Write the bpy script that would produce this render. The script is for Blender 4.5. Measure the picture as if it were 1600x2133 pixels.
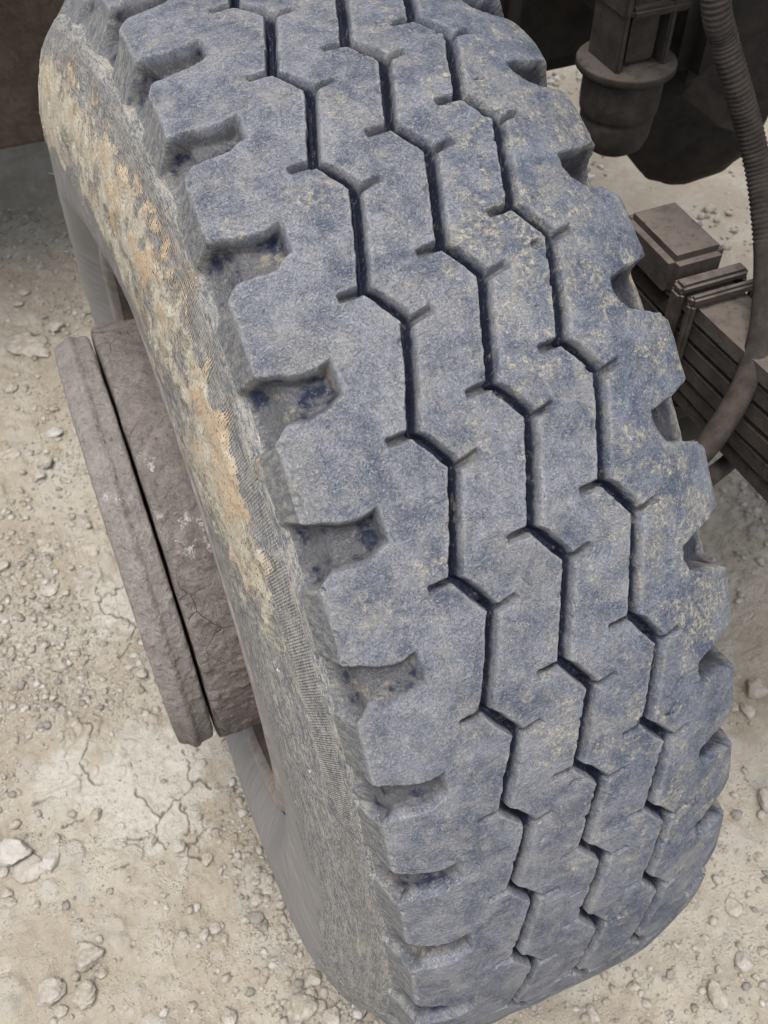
import bpy, math, random
import numpy as np

for o in list(bpy.data.objects):
    bpy.data.objects.remove(o)
scene = bpy.context.scene
COL = scene.collection
rng = np.random.default_rng(11)
random.seed(5)

# ------------------------------------------------------------------ camera
from mathutils import Matrix, Vector
CAM = Vector((-0.2251, -0.7052, 1.3579))
RIGHT = Vector((0.9256, -0.3785, -0.0053)).normalized(); FWD = Vector((0.2390, 0.5952, -0.7672)).normalized(); DOWN = FWD.cross(RIGHT).normalized(); RIGHT = DOWN.cross(FWD)
cam_data = bpy.data.cameras.new('camera')
cam = bpy.data.objects.new('camera', cam_data); COL.objects.link(cam)
m3 = Matrix((RIGHT, -DOWN, -FWD)).transposed()
cam.matrix_world = Matrix.Translation(CAM) @ m3.to_4x4()
cam_data.sensor_fit = 'VERTICAL'; cam_data.sensor_height = 36.0; cam_data.sensor_width = 27.0
cam_data.lens = 2050 / 2133 * 36.0
cam_data.clip_start = 0.02; cam_data.clip_end = 400
cam_data.dof.use_dof = True; cam_data.dof.focus_distance = 0.60; cam_data.dof.aperture_fstop = 20.0
scene.camera = cam

# ------------------------------------------------------------------ sky, sun, exposure
world = bpy.data.worlds.new('World'); scene.world = world
world.use_nodes = True
wn = world.node_tree.nodes; wl = world.node_tree.links
bg = wn['Background']
sky = wn.new('ShaderNodeTexSky'); sky.sky_type = 'NISHITA'; sky.sun_disc = False
SUN_DIR = Vector((-0.14, -0.20, 0.96)).normalized()
sky.sun_elevation = math.asin(SUN_DIR.z)
sky.sun_rotation = math.atan2(SUN_DIR.x, SUN_DIR.y)
sky.air_density = 1.0; sky.dust_density = 4.0; sky.ozone_density = 0.6
hs = wn.new('ShaderNodeHueSaturation'); hs.inputs['Saturation'].default_value = 0.42
wl.new(sky.outputs[0], hs.inputs['Color']); wl.new(hs.outputs[0], bg.inputs[0]); bg.inputs[1].default_value = 0.12
sd = bpy.data.lights.new('sun', 'SUN'); sd.energy = 1.4; sd.angle = math.radians(32); sd.color = (1.0, 0.95, 0.88)
so = bpy.data.objects.new('sun', sd); COL.objects.link(so)
so.rotation_euler = SUN_DIR.to_track_quat('Z', 'Y').to_euler()
scene.view_settings.view_transform = 'Standard'; scene.view_settings.look = 'None'
scene.view_settings.gamma = 1.0; scene.view_settings.use_curve_mapping = False
scene.view_settings.exposure = 0.97
scene.cycles.use_denoising = True; scene.cycles.filter_width = 1.25
scene.cycles.max_bounces = 8; scene.cycles.diffuse_bounces = 5

# ------------------------------------------------------------------ helpers
def tag(o, label=None, cat=None, group=None, kind=None):
    for k, v in (('label', label), ('category', cat), ('group', group), ('kind', kind)):
        if v: o[k] = v
    return o

def empty(name, loc=(0, 0, 0)):
    o = bpy.data.objects.new(name, None); COL.objects.link(o); o.location = loc
    o.empty_display_size = 0.05
    return o

def link(name, me, mat=None, parent=None):
    o = bpy.data.objects.new(name, me); COL.objects.link(o)
    if mat is not None: me.materials.append(mat)
    if parent is not None:
        o.parent = parent
        if parent.parent is None: off = parent.location
        else: off = parent.location + parent.parent.location
        o.matrix_parent_inverse = Matrix.Translation(-off)
    return o

def mesh_np(name, V, F, smooth=True):
    """V (n,3), F (m,3|4) integer array -> mesh"""
    V = np.ascontiguousarray(V, np.float32); F = np.ascontiguousarray(F, np.int32)
    me = bpy.data.meshes.new(name); n = F.shape[1]
    me.vertices.add(len(V)); me.vertices.foreach_set('co', V.ravel())
    me.loops.add(F.size); me.loops.foreach_set('vertex_index', F.ravel())
    me.polygons.add(len(F)); me.polygons.foreach_set('loop_start', np.arange(0, F.size, n, dtype=np.int32))
    me.polygons.foreach_set('use_smooth', np.full(len(F), smooth))
    me.update(calc_edges=True)
    return me

def attr(me, name, data, typ='FLOAT'):
    a = me.attributes.new(name, typ, 'POINT')
    if typ == 'FLOAT': a.data.foreach_set('value', np.ascontiguousarray(data, np.float32).ravel())
    else: a.data.foreach_set('vector', np.ascontiguousarray(data, np.float32).ravel())

def hash2(ix, iy, seed):
    h = (ix.astype(np.int64) * 374761393 + iy.astype(np.int64) * 668265263 + seed * 974634541) & 0xFFFFFFFF
    h = ((h ^ (h >> 13)) * 1274126177) & 0xFFFFFFFF
    h = ((h ^ (h >> 16)) * 2246822519) & 0xFFFFFFFF
    h = h ^ (h >> 15)
    return (h & 0xFFFFFF) / float(0xFFFFFF)

def vnoise(x, y, seed=0):
    xi = np.floor(x); yi = np.floor(y); fx = x - xi; fy = y - yi
    fx = fx * fx * (3 - 2 * fx); fy = fy * fy * (3 - 2 * fy)
    xi = xi.astype(np.int64); yi = yi.astype(np.int64)
    a = hash2(xi, yi, seed); b = hash2(xi + 1, yi, seed); c = hash2(xi, yi + 1, seed); d = hash2(xi + 1, yi + 1, seed)
    return a + (b - a) * fx + (c - a) * fy + (a - b - c + d) * fx * fy

def fbm(x, y, seed=0, o=4, g=0.5):
    s = 0; a = 1; t = 0
    for i in range(o):
        s = s + a * vnoise(x * 2 ** i + 17.3 * i, y * 2 ** i - 9.1 * i, seed + i); t += a; a *= g
    return s / t

def sstep(a, b, x):
    t = np.clip((x - a) / (b - a), 0, 1); return t * t * (3 - 2 * t)

def grid_faces(nr, nc, wrap=False):
    i = np.arange(nr if wrap else nr - 1)[:, None]; j = np.arange(nc - 1)[None, :]
    i2 = (i + 1) % nr
    return np.stack([i * nc + j, i * nc + j + 1, i2 * nc + j + 1, i2 * nc + j], -1).reshape(-1, 4)

# ---- node helpers
class NT:
    def __init__(s, name):
        s.m = bpy.data.materials.new(name); s.m.use_nodes = True
        s.t = s.m.node_tree; s.n = s.t.nodes; s.bsdf = s.n['Principled BSDF']
        s.bsdf.inputs['Specular IOR Level'].default_value = 0.25
    def L(s, a, b): s.t.links.new(a, b)
    def put(s, v, sock):
        if isinstance(v, (int, float, tuple)): sock.default_value = v
        else: s.L(v, sock)
    def coord(s): return s.n.new('ShaderNodeTexCoord').outputs['Object']
    def attr(s, name, out='Fac'):
        a = s.n.new('ShaderNodeAttribute'); a.attribute_name = name; return a.outputs[out]
    def mapping(s, v, scale):
        m = s.n.new('ShaderNodeMapping'); s.L(v, m.inputs[0]); m.inputs['Scale'].default_value = scale; return m.outputs[0]
    def noise(s, v, scale, detail=4, rough=0.55, dist=0.0):
        t = s.n.new('ShaderNodeTexNoise'); s.L(v, t.inputs['Vector'])
        t.inputs['Scale'].default_value = scale; t.inputs['Detail'].default_value = detail
        t.inputs['Roughness'].default_value = rough; t.inputs['Distortion'].default_value = dist
        return t.outputs['Fac']
    def voronoi(s, v, scale, feature='F1', out='Distance', rnd=1.0):
        t = s.n.new('ShaderNodeTexVoronoi'); t.feature = feature; s.L(v, t.inputs['Vector'])
        t.inputs['Scale'].default_value = scale; t.inputs['Randomness'].default_value = rnd
        return t.outputs[out]
    def ramp(s, v, a, b, lo=0.0, hi=1.0):
        r = s.n.new('ShaderNodeMapRange'); r.interpolation_type = 'SMOOTHSTEP'
        s.put(v, r.inputs[0]); r.inputs[1].default_value = a; r.inputs[2].default_value = b
        r.inputs[3].default_value = lo; r.inputs[4].default_value = hi
        return r.outputs[0]
    def math(s, op, a, b=0.0, clamp=False):
        m = s.n.new('ShaderNodeMath'); m.operation = op; m.use_clamp = clamp
        s.put(a, m.inputs[0]); s.put(b, m.inputs[1]); return m.outputs[0]
    def mix(s, f, a, b):
        m = s.n.new('ShaderNodeMix'); m.data_type = 'RGBA'
        s.put(f, m.inputs[0])
        for v, k in ((a, 6), (b, 7)):
            if isinstance(v, tuple): m.inputs[k].default_value = (*v, 1)
            else: s.L(v, m.inputs[k])
        return m.outputs[2]
    def hairs(s, v, scale, width, dist=1.5, detail=3):
        n = s.noise(v, scale, detail, 0.6, dist)
        return s.ramp(s.math('ABSOLUTE', s.math('SUBTRACT', n, 0.5)), 0.0, width, 1.0, 0.0)
    def bump(s, h, dist, strength=1.0, normal=None):
        b = s.n.new('ShaderNodeBump'); s.put(h, b.inputs['Height'])
        b.inputs['Distance'].default_value = dist; b.inputs['Strength'].default_value = strength
        if normal is not None: s.L(normal, b.inputs['Normal'])
        return b.outputs[0]
    def done(s, col, rough=0.9, normal=None):
        s.put(col if not (isinstance(col, tuple) and len(col) == 3) else (*col, 1), s.bsdf.inputs['Base Color'])
        s.put(rough, s.bsdf.inputs['Roughness'])
        if normal is not None: s.L(normal, s.bsdf.inputs['Normal'])
        return s.m

# ------------------------------------------------------------------ materials
def mat_tread():
    s = NT('worn_tread_rubber'); c = s.coord(); dep = s.attr('depth')
    n_big = s.noise(c, 14, 4, 0.6); n_mid = s.noise(c, 75, 6, 0.7); n_fine = s.noise(c, 620, 4, 0.75, 0.6)
    dust_amt = s.attr('dust')
    n_pat = s.noise(c, 30, 6, 0.72, 0.4)
    warm = s.mix(s.ramp(n_pat, 0.36, 0.64), (0.080, 0.095, 0.132), (0.202, 0.213, 0.243))
    cool = s.mix(s.ramp(n_pat, 0.38, 0.66), (0.064, 0.083, 0.128), (0.162, 0.184, 0.231))
    col = s.mix(s.ramp(dust_amt, 0.2, 1.0), warm, cool)
    col = s.mix(s.ramp(n_mid, 0.50, 0.68, 0, 0.55), col, (0.215, 0.222, 0.245))
    col = s.mix(s.ramp(n_fine, 0.50, 0.68, 0, 0.58), col, (0.345, 0.342, 0.345))
    col = s.mix(s.ramp(n_fine, 0.28, 0.44, 0.55, 0), col, (0.036, 0.046, 0.075))
    scf = s.noise(s.mapping(s.attr('tc', 'Vector'), (70, 18, 1)), 5, 6, 0.75, 0.8)
    col = s.mix(s.ramp(scf, 0.56, 0.70, 0, 0.55), col, (0.30, 0.305, 0.33))
    col = s.mix(s.ramp(scf, 0.30, 0.42, 0.5, 0), col, (0.045, 0.058, 0.095))
    smear = s.noise(c, 19, 5, 0.65, 0.6)
    col = s.mix(s.ramp(smear, 0.52, 0.66, 0, 0.42), col, (0.275, 0.27, 0.255))
    h1 = s.hairs(c, 260, 0.020, 2.2); h2 = s.hairs(c, 430, 0.028, 1.4)
    hair = s.math('MULTIPLY', s.math('MAXIMUM', h1, h2), s.ramp(s.noise(c, 90, 3), 0.42, 0.62))
    col = s.mix(s.math('MULTIPLY', hair, 0.75), col, (0.37, 0.35, 0.315))
    dk = s.hairs(s.mapping(c, (1, 1, 1.3)), 190, 0.012, 2.0)
    col = s.mix(s.math('MULTIPLY', dk, 0.45), col, (0.03, 0.038, 0.065))
    # tan dust patches, denser toward the truck side
    patch = s.math('ADD', s.math('ADD', s.math('MULTIPLY', n_big, 0.55), s.math('MULTIPLY', s.noise(c, 75, 4, 0.7), 0.7)), s.math('MULTIPLY', dust_amt, 0.09))
    patch = s.math('MULTIPLY', s.ramp(patch, 0.685, 0.80), s.ramp(s.noise(c, 330, 4, 0.75), 0.42, 0.62))
    col = s.mix(s.math('MULTIPLY', patch, 0.72), col, (0.40, 0.37, 0.285))
    # unworn navy rubber in the grooves, with dry dust stuck in it
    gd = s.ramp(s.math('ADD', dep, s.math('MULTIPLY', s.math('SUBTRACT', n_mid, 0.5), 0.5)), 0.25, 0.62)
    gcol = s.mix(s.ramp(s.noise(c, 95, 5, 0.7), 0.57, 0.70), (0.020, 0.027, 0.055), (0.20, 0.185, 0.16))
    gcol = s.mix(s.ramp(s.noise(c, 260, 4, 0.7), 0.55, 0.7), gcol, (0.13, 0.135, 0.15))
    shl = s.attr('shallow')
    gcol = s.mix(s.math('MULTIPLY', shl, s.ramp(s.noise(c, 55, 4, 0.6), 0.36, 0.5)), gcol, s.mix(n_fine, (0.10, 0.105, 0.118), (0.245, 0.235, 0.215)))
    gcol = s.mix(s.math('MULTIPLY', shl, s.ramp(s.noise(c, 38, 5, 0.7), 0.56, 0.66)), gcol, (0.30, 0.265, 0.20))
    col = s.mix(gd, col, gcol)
    # buttress side of the lugs: scuffed, dirtier
    sd_ = s.attr('side')
    sn = s.noise(s.mapping(s.attr('tc', 'Vector'), (40, 14, 1)), 6, 5, 0.7)
    scol = s.mix(s.ramp(sn, 0.4, 0.65), (0.10, 0.112, 0.14), (0.27, 0.26, 0.235))
    scol = s.mix(s.ramp(n_fine, 0.5, 0.72), scol, (0.38, 0.35, 0.28))
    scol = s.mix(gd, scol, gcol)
    col = s.mix(s.math('MULTIPLY', sd_, 0.85), col, scol)
    wear = s.attr('edge')
    col = s.mix(s.math('MULTIPLY', wear, s.ramp(n_fine, 0.3, 0.6, 0.2, 0.75)), col, (0.30, 0.30, 0.30))
    hgt = s.math('ADD', s.math('MULTIPLY', n_fine, 0.6), s.math('MULTIPLY', s.math('MAXIMUM', h1, patch), 0.5))
    hgt = s.math('SUBTRACT', s.math('ADD', hgt, s.math('MULTIPLY', n_mid, 1.0)), s.math('MULTIPLY', dk, 0.8))
    return s.done(col, s.ramp(n_mid, 0.3, 0.7, 0.55, 0.85), s.bump(hgt, 0.0012, 0.8))

def mat_side():
    s = NT('muddy_sidewall_rubber'); c = s.coord(); tc = s.attr('tc', 'Vector')
    mud = s.attr('mud'); grey = s.attr('grey'); strip = s.attr('strip')
    st = s.mapping(tc, (14, 60, 1)); n_st = s.noise(st, 9, 5, 0.7)
    n_mid = s.noise(c, 65, 5, 0.68); n_fine = s.noise(c, 380, 4, 0.72); n_big = s.noise(c, 16, 3, 0.6)
    rub = s.mix(s.ramp(n_st, 0.36, 0.66), (0.070, 0.082, 0.112), (0.285, 0.277, 0.255))
    rub = s.mix(s.ramp(s.noise(s.mapping(tc, (60, 190, 1)), 4, 5, 0.75), 0.46, 0.62, 0, 0.85), rub, (0.33, 0.31, 0.265))
    rub = s.mix(s.ramp(s.noise(s.mapping(tc, (9, 26, 1)), 5, 6, 0.7), 0.49, 0.62, 0, 0.6), rub, (0.072, 0.080, 0.102))
    rub = s.mix(s.ramp(s.noise(s.mapping(tc, (7, 30, 1)), 4, 5, 0.65), 0.50, 0.66, 0, 0.7), rub, (0.35, 0.325, 0.275))
    rub = s.mix(s.ramp(n_fine, 0.5, 0.7, 0, 0.5), rub, (0.36, 0.335, 0.28))
    dk = s.ramp(s.noise(s.mapping(tc, (120, 220, 1)), 3.2, 4, 0.75), 0.36, 0.45, 1, 0)
    rub = s.mix(s.math('MULTIPLY', dk, 0.7), rub, (0.035, 0.038, 0.045))
    mcol = s.mix(s.ramp(n_mid, 0.38, 0.66), (0.395, 0.350, 0.262), (0.47, 0.435, 0.352))
    mcol = s.mix(s.math('MULTIPLY', s.ramp(s.noise(c, 34, 4, 0.6), 0.55, 0.68), 0.75), mcol, (0.47, 0.315, 0.165))
    mcol = s.mix(s.attr('clod'), mcol, (0.45, 0.31, 0.175))
    mcol = s.mix(s.ramp(n_st, 0.30, 0.46, 0.55, 0), mcol, (0.21, 0.195, 0.165))
    mm = s.math('ADD', s.math('SUBTRACT', mud, 0.5), s.math('ADD', s.math('MULTIPLY', s.math('SUBTRACT', n_st, 0.5), 0.35), s.math('ADD', s.math('MULTIPLY', s.math('SUBTRACT', n_mid, 0.5), 1.7), s.math('MULTIPLY', s.math('SUBTRACT', n_fine, 0.5), 0.9))))
    mm = s.math('ADD', mm, s.math('MULTIPLY', s.attr('clod'), 0.7))
    mk = s.ramp(mm, -0.10, 0.26, 0, 0.86)
    mk = s.math('MULTIPLY', mk, s.math('SUBTRACT', 1.0, s.math('MULTIPLY', dk, 0.85)))
    col = s.mix(mk, rub, mcol)
    white = s.math('MULTIPLY', s.ramp(s.noise(c, 42, 5, 0.75), 0.66, 0.71), s.math('SUBTRACT', 1.0, grey))
    col = s.mix(white, col, (0.55, 0.55, 0.55))
    gcol = s.mix(s.ramp(s.noise(s.mapping(tc, (10, 3, 1)), 8, 4, 0.6), 0.35, 0.65), (0.195, 0.187, 0.181), (0.232, 0.221, 0.212))
    fl = s.hairs(s.mapping(tc, (6, 22, 1)), 5, 0.012, 0.8)
    gcol = s.mix(s.math('MULTIPLY', fl, 0.2), gcol, (0.12, 0.115, 0.115))
    gcol = s.mix(s.ramp(n_fine, 0.55, 0.75, 0, 0.35), gcol, (0.36, 0.33, 0.30))
    col = s.mix(grey, col, gcol)
    # fine moulded knurl band
    sx = s.n.new('ShaderNodeSeparateXYZ'); s.L(tc, sx.inputs[0])
    ph = s.math('ADD', s.math('MULTIPLY', sx.outputs[0], 2 * math.pi / 0.0023), s.math('MULTIPLY', sx.outputs[1], 900.0))
    ph = s.math('ADD', ph, s.math('MULTIPLY', n_mid, 3.0))
    kn = s.math('MULTIPLY', s.math('SINE', ph), s.math('MULTIPLY', strip, s.ramp(s.noise(c, 30, 4, 0.65), 0.34, 0.50)))
    kn = s.math('MULTIPLY', kn, s.math('SUBTRACT', 1.0, s.math('MULTIPLY', mk, 0.8)))
    kcol = s.mix(s.ramp(kn, -0.5, 0.5), (0.19, 0.19, 0.18), (0.33, 0.32, 0.29))
    col = s.mix(s.math('MULTIPLY', s.math('MULTIPLY', s.math('ABSOLUTE', kn), s.math('SUBTRACT', 1.0, mk)), 0.22), col, kcol)
    h = s.math('ADD', s.math('MULTIPLY', mk, 0.8), s.math('MULTIPLY', n_fine, s.math('SUBTRACT', 0.9, s.math('MULTIPLY', grey, 0.75))))
    h = s.math('ADD', h, s.math('MULTIPLY', n_st, s.math('SUBTRACT', 0.7, s.math('MULTIPLY', grey, 0.6))))
    h = s.math('ADD', h, s.math('MULTIPLY', s.attr('clod'), 1.2))
    nrm = s.bump(h, 0.0016, 0.8)
    nrm = s.bump(kn, 0.0006, 0.7, nrm)
    return s.done(col, 0.92, nrm)

def mat_mud(name, a, b, white=0.0, cracks=True, coarse=1.0):
    s = NT(name); c = s.coord()
    n1 = s.noise(c, 45 * coarse, 5, 0.65); n2 = s.noise(c, 300 * coarse, 4, 0.7); nb = s.noise(c, 9, 3, 0.6)
    col = s.mix(s.ramp(n1, 0.33, 0.68), a, b)
    col = s.mix(s.ramp(n2, 0.5, 0.75, 0, 0.35), col, tuple(min(1, x * 1.35) for x in b))
    clod = s.noise(c, 190 * coarse, 6, 0.72, 0.3)
    col = s.mix(s.ramp(clod, 0.36, 0.47, 0.5, 0), col, tuple(x * 0.62 for x in a))
    col = s.mix(s.ramp(clod, 0.56, 0.70, 0, 0.5), col, tuple(min(1, x * 1.22) for x in b))
    pit = s.ramp(s.noise(c, 230 * coarse, 5, 0.8), 0.33, 0.42, 1, 0)
    col = s.mix(s.math('MULTIPLY', pit, 0.22), col, tuple(x * 0.45 for x in a))
    h = s.math('SUBTRACT', s.math('ADD', n1, s.math('MULTIPLY', n2, 0.5)), s.math('MULTIPLY', pit, 0.3))
    h = s.math('ADD', h, s.math('MULTIPLY', clod, 2.2))
    if cracks:
        wv = s.n.new('ShaderNodeVectorMath'); wv.operation = 'ADD'
        nz = s.n.new('ShaderNodeTexNoise'); nz.inputs['Scale'].default_value = 30; s.L(c, nz.inputs['Vector'])
        sc = s.n.new('ShaderNodeVectorMath'); sc.operation = 'SCALE'; sc.inputs['Scale'].default_value = 0.02
        s.L(nz.outputs['Color'], sc.inputs[0]); s.L(c, wv.inputs[0]); s.L(sc.outputs[0], wv.inputs[1])
        e = s.voronoi(wv.outputs[0], 22, 'DISTANCE_TO_EDGE')
        ck = s.math('MULTIPLY', s.ramp(e, 0.0, 0.012, 1, 0), s.ramp(nb, 0.56, 0.64))
        h = s.math('SUBTRACT', h, s.math('MULTIPLY', ck, 1.2))
        col = s.mix(s.math('MULTIPLY', ck, 0.45), col, tuple(x * 0.4 for x in a))
    if white:
        w = s.math('MULTIPLY', s.ramp(s.noise(s.mapping(c, (60, 60, 30)), 1.3, 6, 0.8), 0.55, 0.62), s.attr('white'))
        col = s.mix(w, col, (0.66, 0.66, 0.66))
    return s.done(col, 0.95, s.bump(h, 0.0030, 0.9))

def mat_plain(name, a, b, scale=40, rough=0.85, bump=0.001, dust=0.0):
    s = NT(name); c = s.coord()
    n = s.noise(c, scale, 5, 0.65); n2 = s.noise(c, scale * 6, 3, 0.7)
    col = s.mix(s.ramp(n, 0.35, 0.68), a, b)
    col = s.mix(s.ramp(n2, 0.58, 0.74, 0, 0.4), col, tuple(min(1, x * 1.6) for x in b))
    if dust:
        g = s.n.new('ShaderNodeNewGeometry'); sp = s.n.new('ShaderNodeSeparateXYZ'); s.L(g.outputs['Normal'], sp.inputs[0])
        up = s.math('MULTIPLY', s.ramp(sp.outputs[2], 0.25, 0.85), s.ramp(s.noise(c, 55, 5, 0.7), 0.30, 0.55, 0.35, 1.0))
        col = s.mix(s.math('MULTIPLY', up, dust), col, (0.215, 0.182, 0.155))
        col = s.mix(s.ramp(s.noise(c, 120, 5, 0.75), 0.34, 0.42, 0.5, 0), col, tuple(x * .45 for x in a))
    return s.done(col, rough, s.bump(s.math('ADD', n, s.math('MULTIPLY', n2, 0.4)), bump, 0.7))

def mat_ground():
    s = NT('compacted_dirt'); c = s.coord()
    n1 = s.noise(c, 5.5, 5, 0.6); n2 = s.noise(c, 24, 5, 0.65); n3 = s.noise(c, 130, 5, 0.75); n4 = s.noise(c, 480, 3, 0.75)
    col = s.mix(s.ramp(s.math('ADD', n1, s.math('MULTIPLY', s.math('SUBTRACT', n2, 0.5), 0.7)), 0.38, 0.64), (0.350, 0.308, 0.246), (0.435, 0.402, 0.338))
    pale = s.attr('pale')
    pk = s.ramp(s.math('ADD', pale, s.math('MULTIPLY', s.math('SUBTRACT', n2, 0.5), 0.9)), 0.42, 0.62)
    col = s.mix(pk, col, s.mix(s.ramp(n3, 0.35, 0.65), (0.375, 0.36, 0.315), (0.44, 0.425, 0.38)))
    col = s.mix(s.ramp(n3, 0.52, 0.74, 0, 0.6), col, (0.48, 0.43, 0.35))
    col = s.mix(s.ramp(n3, 0.28, 0.44, 0.55, 0), col, (0.215, 0.18, 0.135))
    col = s.mix(s.ramp(n4, 0.55, 0.75, 0, 0.5), col, (0.52, 0.48, 0.41))
    col = s.mix(s.ramp(n4, 0.25, 0.42, 0.45, 0), col, (0.20, 0.175, 0.14))
    gg = s.ramp(s.noise(c, 11, 4, 0.7), 0.57, 0.68)
    col = s.mix(s.math('MULTIPLY', gg, 0.4), col, (0.30, 0.31, 0.275))
    stn = s.attr('stone')
    col = s.mix(s.math('MULTIPLY', stn, 0.7), col, s.mix(n2, (0.36, 0.345, 0.30), (0.48, 0.46, 0.42)))
    crk = s.attr('crack')
    col = s.mix(s.math('MULTIPLY', crk, 0.75), col, (0.12, 0.105, 0.085))
    h = s.math('ADD', s.math('MULTIPLY', n3, 1.0), s.math('MULTIPLY', n4, 0.5))
    v = s.voronoi(c, 210)
    h = s.math('ADD', h, s.math('MULTIPLY', s.ramp(v, 0.0, 0.5, 1, 0), s.math('MULTIPLY', s.ramp(n2, 0.42, 0.6), 0.6)))
    h = s.math('MULTIPLY', h, s.math('SUBTRACT', 1.0, s.math('MULTIPLY', pk, 0.45)))
    return s.done(col, 0.95, s.bump(h, 0.0045, 0.95))

def mat_stone():
    s = NT('pale_dusty_stone'); c = s.coord(); tone = s.attr('tone')
    n1 = s.noise(c, 70, 5, 0.65); n2 = s.noise(c, 350, 4, 0.75)
    col = s.mix(s.ramp(n1, 0.35, 0.65), (0.32, 0.28, 0.225), (0.47, 0.44, 0.385))
    col = s.mix(s.ramp(tone, 0.5, 1.0, 0, 0.75), col, (0.54, 0.52, 0.49))
    col = s.mix(s.ramp(tone, 0.0, 0.3, 0.7, 0), col, (0.21, 0.21, 0.195))
    col = s.mix(s.ramp(n2, 0.55, 0.75, 0, 0.5), col, (0.53, 0.48, 0.39))
    col = s.mix(s.ramp(n2, 0.28, 0.42, 0.5, 0), col, (0.20, 0.17, 0.13))
    return s.done(col, 0.92, s.bump(s.math('ADD', n1, s.math('MULTIPLY', n2, 0.8)), 0.004, 0.9))

M_TREAD = mat_tread(); M_SIDE = mat_side()
M_FLANGE = mat_mud('dried_mud_on_flange', (0.235, 0.211, 0.195), (0.315, 0.287, 0.268), white=1.0, cracks=False)
M_HUB = mat_mud('dried_mud_on_hub', (0.190, 0.163, 0.149), (0.270, 0.238, 0.220), white=1.0)
M_RIM = mat_plain('muddy_rim_steel', (0.095, 0.072, 0.062), (0.15, 0.118, 0.102), 30)
M_RIMLIP = mat_plain('dusty_rim_lip', (0.20, 0.18, 0.165), (0.29, 0.265, 0.24), 60)
M_GROUND = mat_ground(); M_STONE = mat_stone()
M_PANEL = mat_mud('mud_caked_guard', (0.105, 0.078, 0.064), (0.165, 0.125, 0.105), cracks=False, coarse=0.5)
M_CHASSIS = mat_plain('dusty_chassis_steel', (0.036, 0.030, 0.026), (0.066, 0.056, 0.048), 25, dust=0.5, bump=0.003)
M_SPRING = mat_plain('dusty_spring_steel', (0.055, 0.046, 0.040), (0.090, 0.076, 0.066), 35, dust=0.75, bump=0.003)
M_DARK = mat_plain('oily_dark_steel', (0.022, 0.019, 0.017), (0.042, 0.036, 0.031), 20)
M_RUBBER = mat_plain('dusty_black_rubber', (0.042, 0.036, 0.032), (0.070, 0.061, 0.054), 50)
M_HOSE = mat_plain('dusty_hose', (0.038, 0.032, 0.028), (0.072, 0.061, 0.053), 60, bump=0.0006)
M_HAIR = mat_plain('rubber_vent_hair', (0.05, 0.05, 0.05), (0.09, 0.088, 0.085), 40)

# ------------------------------------------------------------------ ground
def ground_axis(lo, f0, f1, hi, coarse, fine, far):
    a = [np.arange(f0, f1, fine)]
    L = np.arange(f0 - coarse, lo, -coarse)[::-1]; R_ = np.arange(f1, hi, coarse)
    g = []; x = hi; st = coarse
    while x < far: g.append(x); st *= 1.25; x += st
    gl = []; x = lo; st = coarse
    while x > -far: gl.append(x); st *= 1.25; x -= st
    return np.concatenate([np.array(gl[::-1]), L, a[0], R_, np.array(g)])
GX = ground_axis(-0.72, -0.43, -0.215, 0.90, 0.0046, 0.0014, 60)
GY = ground_axis(-0.66, -0.16, 0.41, 1.50, 0.0048, 0.0015, 60)
CRACKS = [[(-0.251, 0.033), (-0.256, 0.01), (-0.257, -0.014), (-0.266, -0.034), (-0.281, -0.043), (-0.303, -0.047), (-0.315, -0.055), (-0.323, -0.077), (-0.324, -0.091), (-0.314, -0.105)],
 [(-0.315, -0.055), (-0.325, -0.042), (-0.329, -0.024), (-0.336, -0.009)],
 [(-0.281, -0.043), (-0.278, -0.061), (-0.274, -0.079), (-0.281, -0.09), (-0.289, -0.095)],
 [(-0.257, -0.014), (-0.242, -0.032), (-0.235, -0.047)],
 [(-0.323, -0.079), (-0.336, -0.084), (-0.349, -0.081), (-0.361, -0.072)],
 [(-0.289, -0.113), (-0.279, -0.129), (-0.267, -0.137)],
 [(-0.289, -0.113), (-0.272, -0.115), (-0.261, -0.102)],
 [(-0.392, 0.134), (-0.379, 0.125), (-0.372, 0.104), (-0.383, 0.088), (-0.398, 0.065), (-0.401, 0.041), (-0.395, 0.027), (-0.379, 0.019)],
 [(-0.269, 0.281), (-0.283, 0.252), (-0.304, 0.231), (-0.312, 0.23)],
 [(-0.314, 0.389), (-0.318, 0.348), (-0.313, 0.325), (-0.292, 0.301), (-0.272, 0.285)],
 [(-0.32, 0.36), (-0.299, 0.365), (-0.278, 0.367)],
 [(-0.474, 0.032), (-0.461, 0.031), (-0.447, 0.031)],
 [(-0.389, -0.108), (-0.375, -0.112), (-0.366, -0.107)],
 [(-0.442, -0.016), (-0.424, -0.014), (-0.414, -0.013)]]
X, Y = np.meshgrid(GX, GY)
def base_height(X, Y):
    return (fbm(X * 2.2, Y * 2.2, 3, 3) - 0.5) * 0.022 + (fbm(X * 11, Y * 11, 9, 4) - 0.5) * 0.014
def pale_mask(X, Y):
    d = np.exp(-(((X + 0.45) / 0.07) ** 2 + ((Y - 0.05) / 0.07) ** 2)) * 0.35 + np.exp(-(((X + 0.33) / 0.06) ** 2 + ((Y - 0.62) / 0.12) ** 2)) * 0.3 + np.exp(-(((X + 0.315) / 0.10) ** 2 + ((Y + 0.02) / 0.16) ** 2)) * 0.55 + np.exp(-(((X + 0.29) / 0.07) ** 2 + ((Y - 0.34) / 0.10) ** 2)) * 0.45
    return d + fbm(X * 6, Y * 6, 31, 3) * 0.45 - 0.03
H = base_height(X, Y)
near = np.exp(-np.clip(np.hypot(X, Y) - 2.5, 0, None))
H = H * near
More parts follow.
